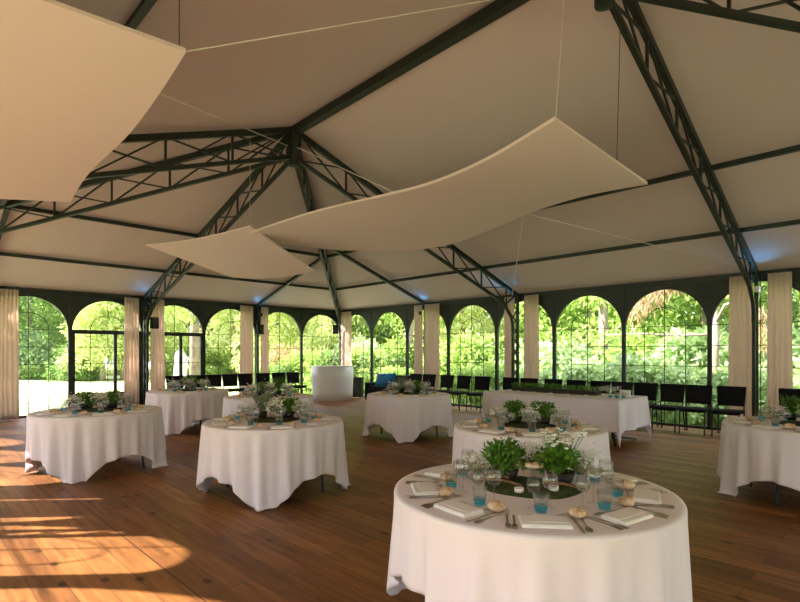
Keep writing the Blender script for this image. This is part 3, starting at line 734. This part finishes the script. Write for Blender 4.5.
seg(hx, -hy + rc, hx, hy - rc, 1, 0, 34); crn(hx - rc, hy - rc, 0); seg(hx - rc, hy, -hx + rc, hy, 0, 1, 60); crn(-hx + rc, hy - rc, pi / 2)
seg(-hx, hy - rc, -hx, -hy + rc, -1, 0, 34); crn(-hx + rc, -hy + rc, pi); seg(-hx + rc, -hy, hx - rc, -hy, 0, -1, 60); crn(hx - rc, -hy + rc, 1.5 * pi)
o = drape(bd, hg, cn, .10, 40, 'white cloth with hanging corners over the long table', None, (*LT, 0), folds=11)
# long planter with foliage, candles, glassware
t = empty('planter_box', 'long low dark planter of moss and foliage along the long table', 'planter', None, (LT[0] - .1, LT[1] + .12, TZ))
MB().box(-.95, .75, -.11, .11, 0, .075).build('trough', 'pot', t, bevel=.01)
b = MB()
for i in range(16): leafcloud(b, 90, (-.9 + i * .107, rnd.uniform(-.03, .03), .10), (.10, .10, .05), .035, .02, .5, i + 20)
b.build('foliage', 'tleaf', t)
for i in range(6): tealight.put((LT[0] - 1.05 + i * .33, LT[1] - .27 + .02 * sin(i * 3), TZ), 0, 'white tealight in front of the planter, %s along the long table' % ('first', 'second', 'third', 'fourth', 'fifth', 'sixth')[i], 'tealights on the long table', 1.7)
for i in range(12):
    px, py = LT[0] + .68 + .10 * (i % 4) + rnd.uniform(-.015, .015), LT[1] - .06 + .14 * (i // 4) + rnd.uniform(-.02, .02)
    (wineA if i % 2 else wineB).put((px, py, TZ), 0, 'empty wine glass in the cluster at the near end of the long table', 'glasses clustered on the long table')
for i in range(4):
    tumbler.put((LT[0] + 1.0 + .06 * i, LT[1] - .22 + .09 * (i % 2), TZ), 0, 'tumbler at the near corner of the long table', 'tumblers on the long table')
o = MB().lathe([(.001, 0), (.035, 0), (.042, .11), (.038, .11), (.032, .01), (.001, .01)], 16).build('white_cup', 'white', smooth=True, loc=(LT[0] + 1.12, LT[1] + .22, TZ)); tag(o, 'plain white cup near the corner of the long table', 'cup')
o = MB().lathe([(.001, 0), (.045, 0), (.05, .10), (.046, .10), (.04, .01), (.001, .01)], 16).build('white_cup', 'white', smooth=True, loc=(LT[0] + .97, LT[1] + .36, TZ)); tag(o, 'wider white cup behind the glasses on the long table', 'cup')
o = MB().lathe([(.001, 0), (.02, 0), (.075, .012), (.078, .016), (.001, .006)], 20).build('white_saucer', 'white', smooth=True, loc=(LT[0] - 1.12, LT[1] + .1, TZ)); tag(o, 'white saucer at the far end of the long table', 'saucer')
# ---------------------------------------------------------------- garden
def crown_mesh(b, seed, nblob, n, rx, rz_, z0, L, W, droop=.0):
    q = random.Random(seed)
    for i in range(nblob):
        a = q.uniform(0, 6.28); rr = rx * sqrt(q.random()) * .85; t_ = q.random()
        w = 1 - .55 * t_ ** 2
        c = V((rr * w * cos(a), rr * w * sin(a), z0 + t_ * rz_)); s = rx * q.uniform(.28, .5)
        for k in range(n):
            p = V((q.gauss(0, 1), q.gauss(0, 1), q.gauss(0, 1))).normalized() * q.uniform(.6, 1)
            d = p + V((q.gauss(0, .5), q.gauss(0, .5), q.gauss(0, .5) - droop))
            sz = q.uniform(.7, 1.35)
            b.leaf(c + V((p.x * s, p.y * s, p.z * s * .8)), d, V((q.gauss(0, .5), q.gauss(0, .5), 1)), L * sz, W * sz)
    return b
def mk_tree(name, leaf, bark, seed, nblob, n, rx, rz_, z0, L, W, droop=0, r0=.22):
    t = empty(name, 'x', 'tree')
    MB().tube([(0, 0, 0), (.05, .03, z0 + .3), (.1, -.05, z0 + rz_ * .5), (.05, 0, z0 + rz_ * .85)], r0, 10, r0 * .35).build('trunk', bark, t, smooth=True)
    crown_mesh(MB(), seed, nblob, n, rx, rz_, z0, L, W, droop).build('crown', leaf, t)
    return Proto(t)
def mk_shrub(name, leaf, seed, nblob, n, rx, rz_, L, W):
    t = empty(name, 'x', 'shrub')
    b = MB(); stems(b, 12, rz_ * .8, rx * .7, .015, seed); b.build('stems', 'bark', t)
    crown_mesh(MB(), seed, nblob, n, rx, rz_, .2, L, W).build('foliage', leaf, t)
    return Proto(t)
tA = mk_tree('leafy_tree', 'leafA', 'bark', 1, 34, 190, 2.6, 5.5, 1.3, .26, .15)
tB = mk_tree('light_tree', 'leafB', 'palebark', 2, 34, 190, 2.6, 5.5, 1.2, .24, .12, .5)
tC = mk_tree('dark_tree', 'leafC', 'bark', 3, 36, 190, 2.5, 6, .7, .25, .12, .2)
sA = mk_shrub('broadleaf_shrub', 'leafD', 4, 22, 110, .9, 1.3, .19, .13)
sB = mk_shrub('dense_shrub', 'leafA', 5, 22, 130, .9, 1.1, .14, .08)
sC = mk_shrub('dark_shrub', 'leafC', 6, 22, 130, .9, 1.1, .15, .08)
sE = mk_shrub('rust_shrub', 'leafE', 7, 16, 110, 1.0, 1.6, .17, .05)
LB = {'tA': 'bright green leafy tree in the garden beyond the windows', 'tB': 'yellow green tree in the garden beyond the windows', 'tC': 'dark green tree in the garden beyond the windows',
      'sA': 'broad pale leaved shrub outside the long window wall', 'sB': 'dense green shrub in the garden outside', 'sC': 'dark green shrub in the garden outside'}
def plant(p, key, x, y, s, label=None, z=-.32):
    p.put((x, y, z), rnd.uniform(0, 6.28), label or LB[key], {'t': 'trees beyond the windows', 's': 'shrubs outside the windows'}[key[0]], (s * rnd.uniform(.92, 1.08), s * rnd.uniform(.92, 1.08), s))
# long wall side: shrubs close to the glass, trees behind
for x in [-3 + 1.25 * k for k in range(17)]:
    plant(sA if 5.5 < x < 15 else sB, 'sA' if 5.5 < x < 15 else 'sB', x + rnd.uniform(-.4, .4), 2.3 + rnd.uniform(-.3, .5), rnd.uniform(.75, 1.05))
for x in [-5 + 1.9 * k for k in range(13)]:
    plant(sA if rnd.random() < .6 else sB, 'sA', x + rnd.uniform(-.5, .5), 4.3 + rnd.uniform(-.4, .6), rnd.uniform(1.2, 1.7), 'taller shrub in the second row outside the long window wall')
for x in [-16 + 3.6 * k for k in range(11)]:
    k = rnd.random(); p, key = (tA, 'tA') if k < .45 else ((tB, 'tB') if k < .85 else (tC, 'tC'))
    plant(p, key, x + rnd.uniform(-1, 1), 9.5 + rnd.uniform(-1.5, 1.5), rnd.uniform(.85, 1.15))
for x in [-24 + 4.2 * k for k in range(12)]:
    k = rnd.random(); p, key = (tA, 'tA') if k < .4 else ((tB, 'tB') if k < .8 else (tC, 'tC'))
    plant(p, key, x + rnd.uniform(-1, 1), 16 + rnd.uniform(-2, 2), rnd.uniform(1.2, 1.6))
# end wall side: a lawn running back some 25 m to trees
def sight(u, d):
    """ground point at depth d along the bearing u (tangent of the angle from the view axis)"""
    X = u * d; return CAM.x + X * C_ - d * S_, CAM.y + X * S_ + d * C_
KT = {'tA': tA, 'tB': tB, 'tC': tC, 'sA': sA, 'sB': sB, 'sC': sC}
for u, d, k, s_ in ((-.80, 36, 'tC', 1.2), (-.715, 36, 'tC', 1.15), (-.66, 43, 'tA', 1.5), (-.635, 34, 'sC', 1.5), (-.575, 33, 'tB', .85), (-.535, 34, 'tB', .95), (-.545, 42, 'tB', 1.3), (-.50, 44, 'tA', 1.5), (-.46, 37, 'tB', 1.1), (-.43, 46, 'tB', 1.5), (-.395, 44, 'tA', 1.3), (-.35, 48, 'tB', 1.5),
                  (-.32, 40, 'tB', 1.1), (-.285, 44, 'tA', 1.4), (-.235, 29, 'tB', .9), (-.185, 31, 'tB', .95), (-.21, 40, 'tA', 1.5), (-.135, 27, 'tB', .8), (-.15, 38, 'tA', 1.5), (-.09, 34, 'tB', 1.2), (-.05, 29, 'tA', .9), (-.01, 36, 'tB', 1.4), (.03, 28, 'tA', .85),
                  (-.85, 48, 'tA', 1.8), (-.75, 52, 'tA', 2), (-.64, 54, 'tB', 2), (-.52, 55, 'tA', 2), (-.40, 56, 'tA', 2), (-.28, 54, 'tA', 2), (-.16, 52, 'tB', 2), (-.95, 40, 'tC', 1.6), (-1.1, 36, 'tC', 1.4)):
    plant(KT[k], k, *sight(u, d), s_)
for u, d, k, s_ in ((-.74, 35, 'sC', 1.2), (-.70, 35, 'sC', 1.25), (-.67, 35, 'sC', 1.2), (-.64, 35, 'sC', 1.2), (-.61, 36, 'sC', 1.3), (-.62, 33, 'sC', 1.2), (-.45, 38, 'sB', 1.1), (-.37, 40, 'sB', 1.4), (-.33, 40, 'sB', 1.3),
                  (-.265, 24, 'sB', .9), (-.23, 22.5, 'sC', .8), (-.19, 23, 'sB', 1.2), (-.155, 22.5, 'sB', 1.3), (-.125, 22, 'sC', 1.2), (-.095, 22.5, 'sB', 1.3), (-.06, 22.5, 'sB', 1.3), (-.02, 22.5, 'sB', 1.2)):
    plant(KT[k], k, *sight(u, d), s_)
x, y = sight(-.218, 25); sE.put((x, y, -.3), 0, 'rust brown shrub in the garden beside the bar', 'shrubs outside the windows', 1.15)
# out-of-view trees added to dim daylight from behind and shade bar and end-wall curtains
for x, y, k, s_ in ((-8, -12.6, 'tA', 1.5), (-5.5, -16.5, 'tC', 1.15), (2, -29, 'tA', 1.2), (8, -28, 'tB', 1.1), (14, -26, 'tA', 1.2), (20, -25, 'tC', 1.2), (26, -22, 'tA', 1.2), (29, -15, 'tB', 1.2), (29, -8, 'tA', 1.2), (30, -1, 'tC', 1.2), (28, 5, 'tA', 1.2), (17, -23, 'tB', .9), (24, -18, 'tA', .9)):
    plant(KT[k], k, x, y, s_)
# trunks near the long wall
def trunk(x, y, h, r, label, m='palebark', lean=(0, 0)):
    t = empty('garden_tree', label, 'tree', None, (x, y, -.3))
    MB().tube([(0, 0, 0), (lean[0] * .4, lean[1] * .4, h * .45), (lean[0], lean[1], h)], r, 12, r * .75).build('trunk', m, t, smooth=True)
    b = crown_mesh(MB(), int(x * 10) + 90, 16, 150, 2.2, 2.2, h - 1.4, .24, .13); b.build('crown', 'leafA', t)
trunk(7.36, 4.9, 5.2, .17, 'pale straight tree trunk seen through the window behind the long table')
trunk(11.3, 3.9, 5.0, .13, 'brown tree trunk seen beside the flaring curtain', 'bark')
trunk(-1.0, 4.2, 4.6, .22, 'pale forked tree trunk seen just right of the bar', 'palebark', (.3, .2))
trunk(*sight(-.397, 26), 5.4, .26, 'brown tree trunk standing on the lawn behind the glass door', 'bark')
def branch(label, pts, needles, m='palebark'):
    a = V(pts[0]); t = empty('hanging_branch', label, 'branch', None, a)
    MB().tube([V(p) - a for p in pts], .03, 8, .012).build('bough', m, t, smooth=True)
    q = random.Random(len(label)); b = MB()
    for p, r_ in zip(pts, pts[1:]):
        for k in range(needles):
            s = V(p).lerp(V(r_), q.random()) - a; b.leaf(s, (q.gauss(0, .35), q.gauss(0, .35), -1), V((q.gauss(0, 1), q.gauss(0, 1), 0)), q.uniform(.2, .5), .03)
    if needles: b.build('needles', 'leafE', t)
# the tree that bears the dry boughs stands just outside the long wall
t = empty('dry_tree', 'half bare tree with curved boughs and rusty hanging needles outside the long wall', 'tree', None, (10.95, 3.0, -.3))
MB().tube([(0, 0, 0), (.05, .05, 2.0), (.0, .1, 4.6)], .09, 10, .06).build('trunk', 'palebark', t, smooth=True)
def bough(pts, r=.03): MB().tube(pts, r, 8, r * .4).build('bough', 'palebark', t, smooth=True)
bough([(0, .05, 2.25), (-.8, -.1, 2.25), (-1.7, -.2, 2.32), (-2.6, -.2, 2.3)], .035)
bough([(0.02, .08, 2.5), (.3, -.2, 2.95), (.8, -.4, 3.1), (1.1, -.45, 2.7), (1.2, -.45, 2.2)], .04)
bough([(0, .08, 3.4), (-.5, -.3, 3.6), (-1.0, -.5, 3.4), (-1.3, -.6, 3.0)], .03)
b = MB(); q = random.Random(3)
for k in range(420):
    s = q.random(); p = V((-.7, -.3, 3.75)).lerp(V((-1.75, -.6, 2.75)), s ** 1.5) + V((0, 0, q.uniform(-.1, .35)))
    b.leaf(p + V((q.gauss(0, .12), q.gauss(0, .12), q.gauss(0, .08))), (q.gauss(-.2, .35), q.gauss(0, .35), -1), V((q.gauss(0, 1), q.gauss(0, 1), 0)), q.uniform(.2, .45), .03)
for k in range(160):
    p = V((1.1, -.45, 2.6)); b.leaf(p + V((q.gauss(0, .15), q.gauss(0, .12), q.uniform(-.7, .3))), (q.gauss(0, .35), q.gauss(0, .35), -1), V((q.gauss(0, 1), q.gauss(0, 1), 0)), q.uniform(.15, .35), .025)
b.build('needles', 'leafE', t)
# pale stone pillar on the lawn behind the door
o = MB().lathe([(.42, 0), (.42, .12), (.34, .16), (.26, 1.6), (.22, 1.8), (.05, 1.95)], 20).build('garden_pillar', 'stone', smooth=True, loc=(*sight(-.425, 25), -.3)); tag(o, 'pale round pillar on the lawn behind the glass door', 'pillar', kind='thing')
# ---------------------------------------------------------------- light
W = bpy.data.worlds.new('World'); S.world = W; W.use_nodes = True
bg = W.node_tree.nodes['Background']; bg.inputs['Color'].default_value = (.90, .885, 1.14, 1); bg.inputs['Strength'].default_value = 3.2
sl = bpy.data.lights.new('sun', 'SUN'); sl.energy = 18; sl.angle = R(.6); sl.color = (1, .88, .84)
so = bpy.data.objects.new('sun', sl); COL.objects.link(so)
el = R(31); sd = V((-.66, -.75, 0)).normalized() * cos(el) + V((0, 0, sin(el)))
so.rotation_euler = (-sd).to_track_quat('-Z', 'Y').to_euler(); so.location = (0, -20, 15)
# ---------------------------------------------------------------- camera
cd = bpy.data.cameras.new('camera'); co = bpy.data.objects.new('camera', cd); COL.objects.link(co)
co.location = CAM; co.rotation_euler = (pi / 2, 0, .793)
cd.sensor_width = 36; cd.lens = 36 * 516.9 / 800; cd.shift_y = 51.9 / 800; cd.clip_start = .02; cd.clip_end = 400
S.camera = co
S.view_settings.view_transform = 'Standard'; S.view_settings.look = 'None'; S.view_settings.gamma = 1; S.view_settings.exposure = 0.58
S.view_settings.use_curve_mapping = False
S.cycles.use_denoising = True; S.cycles.transparent_max_bounces = 24; S.cycles.max_bounces = 10; S.cycles.diffuse_bounces = 6
S.cycles.sample_clamp_indirect = 8
